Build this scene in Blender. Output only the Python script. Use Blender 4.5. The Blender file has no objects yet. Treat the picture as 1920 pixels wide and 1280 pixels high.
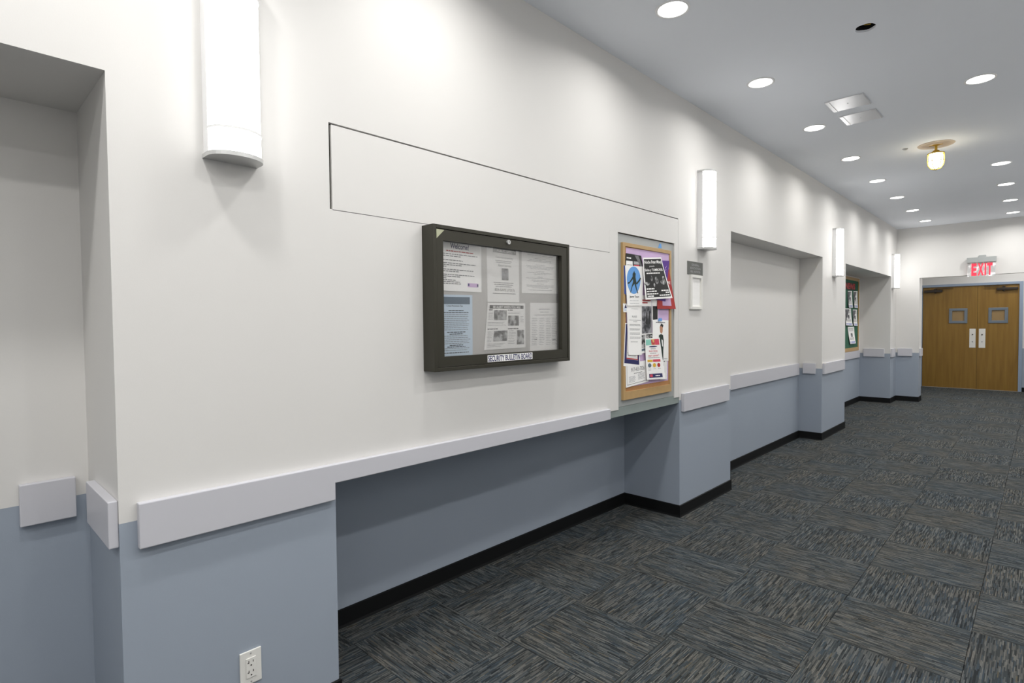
import bpy, bmesh, math, random
from mathutils import Matrix, Vector

# ------------------------------------------------------------------ camera, world, exposure
sc = bpy.context.scene
C = sc.collection
R = math.radians
CAM = Vector((1.92, 0.0, 1.430))
YAW, PITCH, ROLL = R(43.794), R(1.752), R(-0.535)
fw = Vector((-math.sin(YAW) * math.cos(PITCH), math.cos(YAW) * math.cos(PITCH), -math.sin(PITCH)))
rt = Vector((math.cos(YAW), math.sin(YAW), 0))
up = rt.cross(fw)
r2 = rt * math.cos(ROLL) + up * math.sin(ROLL)
u2 = up * math.cos(ROLL) - rt * math.sin(ROLL)
cd = bpy.data.cameras.new('camera')
cd.sensor_width = 36
cd.lens = 19.509
cd.clip_start = 0.02
cam = bpy.data.objects.new('camera', cd)
C.objects.link(cam)
cam.matrix_world = Matrix(((r2.x, u2.x, -fw.x, CAM.x), (r2.y, u2.y, -fw.y, CAM.y), (r2.z, u2.z, -fw.z, CAM.z), (0, 0, 0, 1)))
sc.camera = cam
w = bpy.data.worlds.new('world')
w.use_nodes = True
w.node_tree.nodes['Background'].inputs[0].default_value = (0.02, 0.02, 0.022, 1)
w.node_tree.nodes['Background'].inputs[1].default_value = 1.0
sc.world = w
sc.view_settings.view_transform = 'Standard'
sc.view_settings.look = 'None'
sc.view_settings.gamma = 1
sc.view_settings.use_curve_mapping = False
sc.view_settings.exposure = 0.0
sc.cycles.use_denoising = True
sc.cycles.max_bounces = 8
sc.cycles.diffuse_bounces = 5
sc.cycles.sample_clamp_indirect = 6.0
DOWN_W = 8.6            # watts of each recessed downlight
SCONCE_E = 7.0           # emission strength of the sconce diffusers
random.seed(4)

# ------------------------------------------------------------------ materials
def srgb(r, g, b):
    f = lambda c: (c / 255 / 12.92) if c / 255 <= 0.04045 else ((c / 255 + 0.055) / 1.055) ** 2.4
    return (f(r), f(g), f(b), 1)
MATS = {}
def mat(name, col, rough=0.6, metal=0.0, spec=0.5, noise=0.0, nscale=8.0, bump=0.0, bscale=300.0, emit=None, estr=0.0):
    m = bpy.data.materials.new(name)
    m.use_nodes = True
    nt = m.node_tree
    b = nt.nodes['Principled BSDF']
    b.inputs['Base Color'].default_value = col
    b.inputs['Roughness'].default_value = rough
    b.inputs['Metallic'].default_value = metal
    b.inputs['Specular IOR Level'].default_value = spec
    tc = nt.nodes.new('ShaderNodeTexCoord')
    n = nt.nodes.new('ShaderNodeTexNoise')
    n.inputs['Scale'].default_value = nscale
    n.inputs['Detail'].default_value = 4
    nt.links.new(tc.outputs['Object'], n.inputs['Vector'])
    if noise > 0:
        mx = nt.nodes.new('ShaderNodeMix')
        mx.data_type = 'RGBA'
        mx.inputs[6].default_value = tuple(c * (1 - noise) for c in col[:3]) + (1,)
        mx.inputs[7].default_value = tuple(min(1, c * (1 + noise)) for c in col[:3]) + (1,)
        nt.links.new(n.outputs['Fac'], mx.inputs[0])
        nt.links.new(mx.outputs[2], b.inputs['Base Color'])
    if bump > 0:
        n2 = nt.nodes.new('ShaderNodeTexNoise')
        n2.inputs['Scale'].default_value = bscale
        n2.inputs['Detail'].default_value = 2
        nt.links.new(tc.outputs['Object'], n2.inputs['Vector'])
        bp = nt.nodes.new('ShaderNodeBump')
        bp.inputs['Strength'].default_value = bump
        bp.inputs['Distance'].default_value = 0.002
        nt.links.new(n2.outputs['Fac'], bp.inputs['Height'])
        nt.links.new(bp.outputs['Normal'], b.inputs['Normal'])
    if emit:
        b.inputs['Emission Color'].default_value = emit
        b.inputs['Emission Strength'].default_value = estr
    MATS[name] = m
    return m
M = {}
M['white'] = mat('white wall paint', (0.70, 0.688, 0.668, 1), 0.55, spec=0.3, noise=0.012, nscale=3, bump=0.05, bscale=260)
M['blue'] = mat('blue grey wall paint', (0.32, 0.365, 0.43, 1), 0.5, spec=0.35, noise=0.02, nscale=3, bump=0.05, bscale=260)
M['ceil'] = mat('ceiling paint', (0.87, 0.90, 0.95, 1), 0.8, spec=0.2, noise=0.012, nscale=2)
M['rail'] = mat('pale grey rail paint', (0.56, 0.56, 0.60, 1), 0.4, noise=0.01)
M['gap'] = mat('dark gap', srgb(60, 60, 52), 0.9, noise=0.1)
M['fascia'] = mat('grey green steel', srgb(140, 150, 147), 0.5, noise=0.03)
M['steel'] = mat('painted grey steel', srgb(162, 165, 164), 0.4, noise=0.02)
M['base'] = mat('black rubber base', (0.005, 0.0055, 0.006, 1), 0.6, spec=0.2, noise=0.1)
M['bronze'] = mat('dark bronze aluminium', srgb(50, 48, 38), 0.42, metal=0.2, noise=0.05)
M['grey_felt'] = mat('grey felt', srgb(188, 186, 183), 0.9, noise=0.05, nscale=30, bump=0.2, bscale=900)
M['paper'] = mat('white paper', srgb(246, 245, 243), 0.7, noise=0.01)
M['bluepaper'] = mat('light blue paper', srgb(196, 212, 226), 0.7, noise=0.01)
M['ink'] = mat('black ink', srgb(34, 34, 34), 0.7, noise=0.05)
M['greyink'] = mat('grey ink', srgb(120, 120, 122), 0.7, noise=0.05)
M['lightink'] = mat('light grey ink', srgb(176, 176, 178), 0.7, noise=0.05)
M['navy'] = mat('navy ink', srgb(34, 36, 92), 0.6, noise=0.05)
M['slate'] = mat('slate ink', srgb(96, 112, 126), 0.6, noise=0.08, nscale=60)
M['red'] = mat('red ink', srgb(178, 38, 40), 0.6, noise=0.05)
M['pinkred'] = mat('rose ink', srgb(214, 70, 92), 0.6, noise=0.05)
M['purple'] = mat('purple ink', srgb(86, 44, 142), 0.6, noise=0.05)
M['skyblue'] = mat('sky blue ink', srgb(98, 158, 222), 0.6, noise=0.03)
M['teal'] = mat('teal ink', srgb(140, 205, 190), 0.6, noise=0.1)
M['yellow'] = mat('yellow ink', srgb(226, 180, 50), 0.6, noise=0.05)
M['lavender'] = mat('lavender paper', srgb(205, 178, 214), 0.8, noise=0.06, nscale=14)
M['green_print'] = mat('dark green ink', srgb(28, 48, 40), 0.7, noise=0.1)
M['skin_print'] = mat('warm print', srgb(190, 140, 110), 0.7, noise=0.2, nscale=80)
M['green_board'] = mat('green board cloth', srgb(44, 96, 74), 0.85, noise=0.12, nscale=4)
M['oak'] = mat('oak strip', srgb(182, 150, 102), 0.5, noise=0.1, nscale=18)
M['cork'] = mat('cork', srgb(176, 128, 82), 0.9, noise=0.2, nscale=120)
M['plastic'] = mat('white plastic', srgb(226, 225, 220), 0.35, noise=0.01)
M['dark'] = mat('dark void', (0.01, 0.01, 0.01, 1), 0.9, noise=0.1)
M['alu'] = mat('satin aluminium', srgb(205, 205, 204), 0.35, metal=0.6, noise=0.02)
M['trimwhite'] = mat('white enamel', srgb(240, 240, 240), 0.35, noise=0.01)
M['cover'] = mat('satin cover metal', srgb(232, 232, 234), 0.28, metal=0.75, noise=0.02, nscale=20)
M['brass'] = mat('brass', srgb(200, 165, 70), 0.3, metal=0.9, noise=0.06)
M['plaster'] = mat('bare plaster', srgb(205, 192, 178), 0.9, noise=0.06, nscale=20)
M['lens'] = mat('lit lens', (1, 1, 1, 1), 0.5, emit=(1, 0.985, 0.96, 1), estr=6.0, noise=0.0)
M['lens'].cycles.emission_sampling = 'NONE'   # the beam lamp in front of the lens carries its light
M['sconce'] = mat('lit acrylic', (0.9, 0.9, 0.9, 1), 0.4, emit=(1, 0.99, 0.975, 1), estr=SCONCE_E)
M['bulb'] = mat('lit bulb', (1, 1, 1, 1), 0.4, emit=(1, 0.93, 0.72, 1), estr=160.0)
M['doorframe'] = mat('blue grey door frame', srgb(142, 156, 176), 0.4, noise=0.02)
M['closer'] = mat('dark bronze closer', srgb(52, 44, 38), 0.4, metal=0.3, noise=0.05)
M['kit'] = mat('grey steel window kit', srgb(120, 130, 140), 0.35, metal=0.5, noise=0.04)
M['exitred'] = mat('lit red letters', srgb(225, 40, 60), 0.5, emit=srgb(255, 60, 80), estr=0.9)
M['signgrey'] = mat('dark grey sign plate', srgb(92, 94, 90), 0.5, noise=0.04)

def photo_mat(name, dark, light, scale):
    m = bpy.data.materials.new(name); m.use_nodes = True
    nt = m.node_tree; b = nt.nodes['Principled BSDF']
    b.inputs['Roughness'].default_value = 0.7
    tc = nt.nodes.new('ShaderNodeTexCoord')
    n = nt.nodes.new('ShaderNodeTexNoise'); n.inputs['Scale'].default_value = scale; n.inputs['Detail'].default_value = 3
    cr = nt.nodes.new('ShaderNodeValToRGB')
    cr.color_ramp.elements[0].position = 0.42; cr.color_ramp.elements[0].color = dark
    cr.color_ramp.elements[1].position = 0.62; cr.color_ramp.elements[1].color = light
    nt.links.new(tc.outputs['Object'], n.inputs['Vector']); nt.links.new(n.outputs['Fac'], cr.inputs[0])
    nt.links.new(cr.outputs[0], b.inputs['Base Color'])
    return m
M['photo'] = photo_mat('grey photo print', srgb(52, 52, 52), srgb(190, 190, 190), 32)
M['photo_dark'] = photo_mat('dark photo print', srgb(50, 52, 56), srgb(150, 150, 155), 26)
M['photo_col'] = photo_mat('colour photo print', srgb(190, 60, 70), srgb(225, 190, 120), 45)
M['flyer_blue'] = photo_mat('blue white print', srgb(120, 140, 210), srgb(215, 215, 225), 35)

def glass_mat(name, tint, gloss, rough=0.03):
    m = bpy.data.materials.new(name); m.use_nodes = True
    nt = m.node_tree
    for n in list(nt.nodes):
        if n.type == 'BSDF_PRINCIPLED': nt.nodes.remove(n)
    out = [n for n in nt.nodes if n.type == 'OUTPUT_MATERIAL'][0]
    t = nt.nodes.new('ShaderNodeBsdfTransparent'); t.inputs[0].default_value = tint
    g = nt.nodes.new('ShaderNodeBsdfGlossy'); g.inputs['Roughness'].default_value = rough
    fr = nt.nodes.new('ShaderNodeFresnel'); fr.inputs[0].default_value = 1.45
    mm = nt.nodes.new('ShaderNodeMath'); mm.operation = 'MULTIPLY'; mm.inputs[1].default_value = gloss
    mx = nt.nodes.new('ShaderNodeMixShader')
    nt.links.new(fr.outputs[0], mm.inputs[0]); nt.links.new(mm.outputs[0], mx.inputs[0])
    nt.links.new(t.outputs[0], mx.inputs[1]); nt.links.new(g.outputs[0], mx.inputs[2])
    nt.links.new(mx.outputs[0], out.inputs[0])
    return m
M['glass'] = glass_mat('clear pane', (0.99, 0.99, 0.99, 1), 0.45)
M['jar'] = mat('glowing jar glass', (0.9, 0.9, 0.85, 1), 0.3, emit=(1, 0.93, 0.74, 1), estr=18.0)
# edge-lit acrylic of the exit sign
def acrylic():
    m = bpy.data.materials.new('frosted acrylic'); m.use_nodes = True
    nt = m.node_tree; b = nt.nodes['Principled BSDF']
    b.inputs['Base Color'].default_value = srgb(205, 208, 208); b.inputs['Roughness'].default_value = 0.2
    b.inputs['Alpha'].default_value = 0.55
    tc = nt.nodes.new('ShaderNodeTexCoord')
    n = nt.nodes.new('ShaderNodeTexNoise'); n.inputs['Scale'].default_value = 14
    cr = nt.nodes.new('ShaderNodeValToRGB')
    cr.color_ramp.elements[0].position = 0.52; cr.color_ramp.elements[0].color = (0, 0, 0, 1)
    cr.color_ramp.elements[1].position = 0.66; cr.color_ramp.elements[1].color = (0.8, 0.75, 0.75, 1)
    nt.links.new(tc.outputs['Object'], n.inputs['Vector']); nt.links.new(n.outputs['Fac'], cr.inputs[0])
    nt.links.new(cr.outputs[0], b.inputs['Emission Color']); b.inputs['Emission Strength'].default_value = 1.0
    return m
M['acrylic'] = acrylic()

def wood_mat():
    m = bpy.data.materials.new('maple veneer'); m.use_nodes = True
    nt = m.node_tree; b = nt.nodes['Principled BSDF']
    b.inputs['Roughness'].default_value = 0.42
    tc = nt.nodes.new('ShaderNodeTexCoord'); mp = nt.nodes.new('ShaderNodeMapping')
    mp.inputs['Scale'].default_value = (9, 9, 0.55)
    n = nt.nodes.new('ShaderNodeTexNoise'); n.inputs['Scale'].default_value = 2.2; n.inputs['Detail'].default_value = 8; n.inputs['Distortion'].default_value = 0.4
    cr = nt.nodes.new('ShaderNodeValToRGB')
    cr.color_ramp.elements[0].position = 0.3; cr.color_ramp.elements[0].color = srgb(124, 91, 31)
    cr.color_ramp.elements[1].position = 0.75; cr.color_ramp.elements[1].color = srgb(144, 111, 46)
    nt.links.new(tc.outputs['Object'], mp.inputs['Vector']); nt.links.new(mp.outputs[0], n.inputs['Vector'])
    nt.links.new(n.outputs['Fac'], cr.inputs[0]); nt.links.new(cr.outputs[0], b.inputs['Base Color'])
    return m
M['maple'] = wood_mat()

def carpet_mat():
    m = bpy.data.materials.new('striped loop carpet'); m.use_nodes = True
    nt = m.node_tree; b = nt.nodes['Principled BSDF']; L = nt.links.new
    b.inputs['Roughness'].default_value = 0.95; b.inputs['Specular IOR Level'].default_value = 0.1
    tc = nt.nodes.new('ShaderNodeTexCoord'); sp = nt.nodes.new('ShaderNodeSeparateXYZ'); oi = nt.nodes.new('ShaderNodeObjectInfo')
    L(tc.outputs['Object'], sp.inputs[0])
    def math_(op, a, bb=None):
        n = nt.nodes.new('ShaderNodeMath'); n.operation = op
        for i, x in enumerate((a, bb)):
            if x is None: continue
            if isinstance(x, (int, float)): n.inputs[i].default_value = x
            else: L(x, n.inputs[i])
        return n.outputs[0]
    def wn(x, y, z):
        c = nt.nodes.new('ShaderNodeCombineXYZ')
        for i, q in enumerate((x, y, z)):
            if isinstance(q, (int, float)): c.inputs[i].default_value = q
            else: L(q, c.inputs[i])
        n = nt.nodes.new('ShaderNodeTexWhiteNoise'); n.noise_dimensions = '3D'; L(c.outputs[0], n.inputs['Vector'])
        return n.outputs['Value']
    seed = math_('MULTIPLY', oi.outputs['Random'], 57.3)
    u = math_('DIVIDE', sp.outputs[0], 0.0043); ui = math_('FLOOR', u)
    r1 = wn(ui, seed, 1.7)
    v = math_('ADD', math_('DIVIDE', sp.outputs[1], 0.052), math_('MULTIPLY', r1, 9.0)); vi = math_('FLOOR', v)
    r2_ = wn(ui, vi, seed)
    cr = nt.nodes.new('ShaderNodeValToRGB'); cr.color_ramp.interpolation = 'CONSTANT'
    els = [(0.0, (44, 46, 47)), (0.22, (59, 62, 63)), (0.38, (76, 78, 78)), (0.50, (66, 73, 79)), (0.60, (92, 92, 90)), (0.76, (110, 109, 106)), (0.93, (98, 90, 76))]
    cr.color_ramp.elements[0].position = 0; cr.color_ramp.elements[0].color = srgb(*els[0][1])
    cr.color_ramp.elements[1].position = els[1][0]; cr.color_ramp.elements[1].color = srgb(*els[1][1])
    for p_, c_ in els[2:]:
        e = cr.color_ramp.elements.new(p_); e.color = srgb(*c_)
    L(math_('ADD', math_('MULTIPLY', r2_, 0.68), math_('MULTIPLY', r1, 0.32)), cr.inputs[0])
    # per-tile and broad cloudy hue drift between blue and taupe
    ns = nt.nodes.new('ShaderNodeTexNoise'); ns.inputs['Scale'].default_value = 2.5
    ad = nt.nodes.new('ShaderNodeVectorMath'); ad.operation = 'ADD'; L(tc.outputs['Object'], ad.inputs[0]); L(oi.outputs['Location'], ad.inputs[1]); L(ad.outputs[0], ns.inputs['Vector'])
    tint = nt.nodes.new('ShaderNodeValToRGB')
    tint.color_ramp.elements[0].position = 0.35; tint.color_ramp.elements[0].color = (0.88, 0.97, 1.04, 1)
    tint.color_ramp.elements[1].position = 0.62; tint.color_ramp.elements[1].color = (1.02, 1.0, 0.95, 1)
    L(ns.outputs['Fac'], tint.inputs[0])
    mx = nt.nodes.new('ShaderNodeMix'); mx.data_type = 'RGBA'; mx.blend_type = 'MULTIPLY'; mx.inputs[0].default_value = 1
    L(cr.outputs[0], mx.inputs[6]); L(tint.outputs[0], mx.inputs[7]); L(mx.outputs[2], b.inputs['Base Color'])
    prof = math_('SINE', math_('MULTIPLY', math_('FRACT', u), math.pi))
    h = math_('MULTIPLY', math_('ADD', prof, 0.4), math_('ADD', r2_, 0.3))
    bp = nt.nodes.new('ShaderNodeBump'); bp.inputs['Strength'].default_value = 0.7; bp.inputs['Distance'].default_value = 0.004
    L(h, bp.inputs['Height']); L(bp.outputs[0], b.inputs['Normal'])
    return m
M['carpet'] = carpet_mat()

# ------------------------------------------------------------------ helpers
def mesh_obj(name, bm, m, parent=None, smooth=False):
    bmesh.ops.recalc_face_normals(bm, faces=bm.faces[:]) if smooth != 'keep' else None
    me = bpy.data.meshes.new(name); bm.to_mesh(me); bm.free()
    if isinstance(m, (list, tuple)):
        for x in m: me.materials.append(x)
    else: me.materials.append(m)
    o = bpy.data.objects.new(name, me); C.objects.link(o)
    if smooth is True:
        for p in me.polygons: p.use_smooth = True
    if parent is not None: o.parent = parent
    return o
def box(bm, x0, x1, y0, y1, z0, z1, bev=0.0, mi=0):
    vs = [bm.verts.new(p) for p in ((x0, y0, z0), (x1, y0, z0), (x1, y1, z0), (x0, y1, z0), (x0, y0, z1), (x1, y0, z1), (x1, y1, z1), (x0, y1, z1))]
    fs = [bm.faces.new([vs[i] for i in q]) for q in ((0, 3, 2, 1), (4, 5, 6, 7), (0, 1, 5, 4), (1, 2, 6, 5), (2, 3, 7, 6), (3, 0, 4, 7))]
    for f in fs: f.material_index = mi
    if bev > 0:
        es = list({e for f in fs for e in f.edges})
        bmesh.ops.bevel(bm, geom=es, offset=bev, segments=2, affect='EDGES', profile=0.5)
def B(*boxes, bev=0.0):
    bm = bmesh.new()
    for b in boxes: box(bm, *b, bev=bev)
    return bm
def prism(bm, pts, axis, a, b):
    """polygon pts in the plane normal to axis, extruded from a to b"""
    def P(p, h):
        if axis == 'x': return (h, p[0], p[1])
        if axis == 'y': return (p[0], h, p[1])
        return (p[0], p[1], h)
    lo = [bm.verts.new(P(p, a)) for p in pts]; hi = [bm.verts.new(P(p, b)) for p in pts]
    n = len(pts)
    bm.faces.new(lo); bm.faces.new(hi[::-1])
    for i in range(n): bm.faces.new((lo[i], hi[i], hi[(i + 1) % n], lo[(i + 1) % n]))
def lathe(bm, prof, cx, cy, n=32, closed=False):
    rings = []
    for r, z in prof:
        rings.append([bm.verts.new((cx + r * math.cos(2 * math.pi * k / n), cy + r * math.sin(2 * math.pi * k / n), z)) for k in range(n)])
    for a, b in zip(rings, rings[1:]):
        for k in range(n): bm.faces.new((a[k], a[(k + 1) % n], b[(k + 1) % n], b[k]))
    if closed:
        bm.faces.new(rings[0]); bm.faces.new(rings[-1][::-1])
def tube(bm, pts, r, n=8):
    rings = []
    for i, p in enumerate(pts):
        p = Vector(p); a = Vector(pts[max(i - 1, 0)]); b = Vector(pts[min(i + 1, len(pts) - 1)])
        t = (b - a).normalized(); s = t.orthogonal().normalized(); q = t.cross(s)
        if rings:
            s = (prev - t * prev.dot(t)).normalized(); q = t.cross(s)
        prev = s
        rings.append([bm.verts.new(p + (s * math.cos(2 * math.pi * k / n) + q * math.sin(2 * math.pi * k / n)) * r) for k in range(n)])
    for a, b in zip(rings, rings[1:]):
        for k in range(n): bm.faces.new((a[k], a[(k + 1) % n], b[(k + 1) % n], b[k]))
    bm.faces.new(rings[0]); bm.faces.new(rings[-1][::-1])
def tag(o, label=None, cat=None, group=None, kind=None):
    if label: o['label'] = label
    if cat: o['category'] = cat
    if group: o['group'] = group
    if kind: o['kind'] = kind
    return o
def empty(name, loc=(0, 0, 0)):
    o = bpy.data.objects.new(name, None); C.objects.link(o); o.location = loc; o.empty_display_size = 0.05
    return o
def struct(name, bm, m, label, cat, smooth=False):
    return tag(mesh_obj(name, bm, m, smooth=smooth), label, cat, kind='structure')
def text_tris(s, shear=0.0, bold=0.0):
    """flat letter mesh of a string, scaled to a unit box: (verts, faces, aspect)"""
    cu = bpy.data.curves.new('t', 'FONT'); cu.body = s; cu.shear = shear; cu.offset = bold; cu.resolution_u = 3
    ob = bpy.data.objects.new('t', cu); C.objects.link(ob)
    me = bpy.data.meshes.new_from_object(ob)
    vs = [v.co.copy() for v in me.vertices]; fs = [tuple(p.vertices) for p in me.polygons]
    bpy.data.objects.remove(ob); bpy.data.curves.remove(cu); bpy.data.meshes.remove(me)
    x0 = min(v.x for v in vs); x1 = max(v.x for v in vs); y0 = min(v.y for v in vs); y1 = max(v.y for v in vs)
    return [((v.x - x0) / (x1 - x0), (v.y - y0) / (y1 - y0)) for v in vs], fs, (x1 - x0) / (y1 - y0)
TXT = {}
def text(s, shear=0.0, bold=0.0):
    k = (s, shear, bold)
    if k not in TXT: TXT[k] = text_tris(*k)
    return TXT[k]

# ------------------------------------------------------------------ levels
CEIL = 3.063
PAINT = 0.864
BASE_H, BASE_T = 0.088, 0.008
YEND, YDOOR = 11.983, 14.905
XR = 3.20
YB = -4.2
NICHES = [  # y0, y1, z0, z1, depth
    (-1.35, 0.356, 0.0, 2.156, 0.446),
    (1.033, 3.769, 0.0, 0.845, 0.471),
    (4.685, 7.376, 0.0, 2.200, 0.255),
    (8.445, 11.477, 0.0, 2.200, 0.462),
]
PIER_X, PIER_T = 0.335, 0.30
SOFF = 2.178

# wall on the left side, built as a stepped surface
def wall_left():
    ys = {YB, YEND}; zs = {0.0, PAINT, CEIL}
    for a, b, c, d, e in NICHES: ys |= {a, b}; zs |= {c, d}
    ys |= {1.043, 2.838, 2.870, 2.962, 3.692, 3.7485, 3.7515}; zs |= {0.889, 0.902, 1.862, 1.865, 1.994, 1.999, 2.178, 2.184}
    ys, zs = sorted(ys), sorted(zs)
    def cell(y, z):
        for a, b, c, d, e in NICHES:
            if a < y < b and c < z < d: return -e, (0 if z > PAINT else 1)
        if 1.033 < y < 3.7515 and (1.862 if y < 2.87 else 1.999) < z < 2.184:
            if y < 1.043: return (-0.014, 2) if z > 1.865 else (0, 0)
            if z > 2.178: return (-0.014, 2)
            if z < 1.865: return (-0.006, 3)
            if y > 3.7485: return (-0.004, 3)
            return -0.014, 2           # the access panel sits in here
        if 2.838 < y < 3.769 and 0.845 < z < 0.889: return -0.006, 4
        if 2.962 < y < 3.692 and 0.889 < z < 0.902: return -0.006, 4
        if 2.962 < y < 3.692 and 0.902 < z < 1.994: return -0.030, 2
        if 2.962 < y < 3.692 and 1.994 < z < 1.999: return -0.012, 2
        if 3.7485 < y < 3.7515 and 0.889 < z < 1.999: return -0.004, 3
        return 0.0, (0 if z > PAINT else 1)
    bm = bmesh.new(); V = {}
    def v(x, y, z):
        k = (round(x, 5), round(y, 5), round(z, 5))
        if k not in V: V[k] = bm.verts.new(k)
        return V[k]
    def quad(ps, mi):
        f = bm.faces.new([v(*p) for p in ps]); f.material_index = mi
    G = {}
    for i in range(len(ys) - 1):
        for j in range(len(zs) - 1):
            G[i, j] = cell((ys[i] + ys[i + 1]) / 2, (zs[j] + zs[j + 1]) / 2)
    for (i, j), (x, mi) in G.items():
        y0, y1, z0, z1 = ys[i], ys[i + 1], zs[j], zs[j + 1]
        quad([(x, y0, z0), (x, y1, z0), (x, y1, z1), (x, y0, z1)], mi)
        if (i + 1, j) in G and G[i + 1, j][0] != x:
            x2, m2 = G[i + 1, j]; mm = mi if x > x2 else m2
            q = [(x, y1, z0), (x2, y1, z0), (x2, y1, z1), (x, y1, z1)]
            quad(q if x2 < x else q[::1], mm)
        if (i, j + 1) in G and G[i, j + 1][0] != x:
            x2, m2 = G[i, j + 1]; mm = mi if x > x2 else m2
            quad([(x, y0, z1), (x, y1, z1), (x2, y1, z1), (x2, y0, z1)], mm)
    o = struct('wall_left', bm, [M['white'], M['blue'], M['gap'], M['rail'], M['fascia']],
               'long white corridor wall with stepped recesses and blue grey lower band', 'wall')
    return o
WL = wall_left()
# access panel filling the long horizontal slot
bm = bmesh.new(); prism(bm, [(1.0435, 1.8652), (2.8695, 1.8652), (2.8695, 1.9992), (3.7480, 1.9992), (3.7480, 2.1775), (1.0435, 2.1775)], 'x', -0.013, 0.0)
mesh_obj('access_panel', bm, M['white'], WL)

# ceiling with the round hole of a removed fitting
HX, HY, HR = 1.178, 3.645, 0.050
def ceiling():
    bm = bmesh.new(); s = 0.12
    xs = [-0.02, HX - s, HX + s, XR]; ys = [YB, HY - s, HY + s, YEND]
    for i in range(3):
        for j in range(3):
            if i == 1 and j == 1: continue
            bm.faces.new([bm.verts.new(p) for p in ((xs[i], ys[j], CEIL), (xs[i], ys[j + 1], CEIL), (xs[i + 1], ys[j + 1], CEIL), (xs[i + 1], ys[j], CEIL))])
    n = 32; inn = []; out = []; hi = []
    for k in range(n):
        a = 2 * math.pi * (k + .5) / n; c, d = math.cos(a), math.sin(a); q = s / max(abs(c), abs(d))
        rr = HR * (1 + 0.04 * math.sin(5 * a))
        inn.append(bm.verts.new((HX + rr * c, HY + rr * d, CEIL))); out.append(bm.verts.new((HX + q * c, HY + q * d, CEIL)))
        hi.append(bm.verts.new((HX + rr * c, HY + rr * d, CEIL + 0.012)))
    corners = [bm.verts.new((HX + a * s, HY + b * s, CEIL)) for a, b in ((1, 1), (-1, 1), (-1, -1), (1, -1))]
    for k in range(n):
        k2 = (k + 1) % n
        bm.faces.new((inn[k], inn[k2], out[k2], out[k])); bm.faces.new((inn[k], hi[k], hi[k2], inn[k2]))
        if k in (3, 11, 19, 27): bm.faces.new((out[k], out[k2], corners[(3, 11, 19, 27).index(k)]))
    return struct('ceiling', bm, M['ceil'], 'smooth pale grey corridor ceiling with rows of round downlights', 'ceiling')
ceiling()
# end pier with bulkhead above the doorway passage, built as one stepped wall
bm = bmesh.new()
box(bm, -0.36, PIER_X, YEND, YEND + PIER_T, PAINT, SOFF, mi=0)
box(bm, -0.36, PIER_X, YEND, YEND + PIER_T, 0.0, PAINT, mi=1)
box(bm, -0.36, XR, YEND, YEND + 0.12, SOFF, CEIL + 0.02, mi=0)
struct('wall_end', bm, [M['white'], M['blue']], 'white end wall with low bulkhead over the passage to the wooden doors', 'wall')
struct('ceiling_passage', B((-0.3, XR, YEND + 0.12, YDOOR, CEIL, CEIL + 0.03)), M['ceil'], 'ceiling of the short passage in front of the wooden doors', 'ceiling')
bm = bmesh.new()
box(bm, -0.36, -0.30, YEND + PIER_T, YDOOR, 0, PAINT, mi=1); box(bm, -0.36, -0.30, YEND + PIER_T, YDOOR, PAINT, CEIL, mi=0)
struct('wall_passage', bm, [M['white'], M['blue']], 'side wall of the passage, hidden behind the end pier', 'wall')
DX0, DXM, DX1, DTOP = 0.012, 0.926, 1.562, 2.142
bm = bmesh.new()
FW = 0.055
for x0, x1 in ((-0.30, DX0 - FW), (DX1 + FW, XR)):
    box(bm, x0, x1, YDOOR, YDOOR + 0.15, 0, PAINT, mi=1); box(bm, x0, x1, YDOOR, YDOOR + 0.15, PAINT, CEIL, mi=0)
box(bm, DX0 - FW, DX1 + FW, YDOOR, YDOOR + 0.15, DTOP + 0.05, CEIL, mi=0)
struct('wall_doors', bm, [M['white'], M['blue']], 'white and blue wall beside the wooden double doors', 'wall')
bm = bmesh.new()
box(bm, XR, XR + 0.1, YB, YDOOR + .15, 0, PAINT, mi=1); box(bm, XR, XR + 0.1, YB, YDOOR + .15, PAINT, CEIL, mi=0)
struct('wall_right', bm, [M['white'], M['blue']], 'opposite corridor wall, outside the view', 'wall')
bm = bmesh.new()
box(bm, -0.46, XR, YB - 0.1, YB, 0, PAINT, mi=1); box(bm, -0.46, XR, YB - .1, YB, PAINT, CEIL, mi=0)
struct('wall_back', bm, [M['white'], M['blue']], 'corridor wall behind the viewpoint', 'wall')

# floor: slab plus carpet tiles laid quarter-turned
floor = struct('floor', B((-0.5, XR, YB, YDOOR + 0.15, -0.05, -0.0065)), M['carpet'], 'grey blue striped carpet tiles laid in alternating directions', 'floor')
bm = bmesh.new(); P_ = 0.5
box(bm, -0.2494, 0.2494, -0.2494, 0.2494, -0.0065, 0.0, bev=0.0015)
tile_me = bpy.data.meshes.new('carpet_tile'); bmesh.ops.recalc_face_normals(bm, faces=bm.faces[:]); bm.to_mesh(tile_me); bm.free(); tile_me.materials.append(M['carpet'])
def in_niche(x0, x1, y0, y1):
    if x1 > 0.001: return True
    return any(a < y1 and b > y0 and c == 0 and x1 > -e for a, b, c, d, e in NICHES) or y1 > YEND
for i in range(-3, 4):
    for j in range(-7, 25):
        x0, y0 = 0.70 + P_ * i, 2.77 + P_ * j
        if not in_niche(x0, x0 + P_, y0, y0 + P_) or x0 > XR or y0 > YDOOR: continue
        t = bpy.data.objects.new('carpet_tile', tile_me); C.objects.link(t); t.parent = floor
        t.location = (x0 + P_ / 2, y0 + P_ / 2, 0)
        t.rotation_euler = (0, 0, 0 if (i + j) % 2 == 0 else math.pi / 2)

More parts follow.
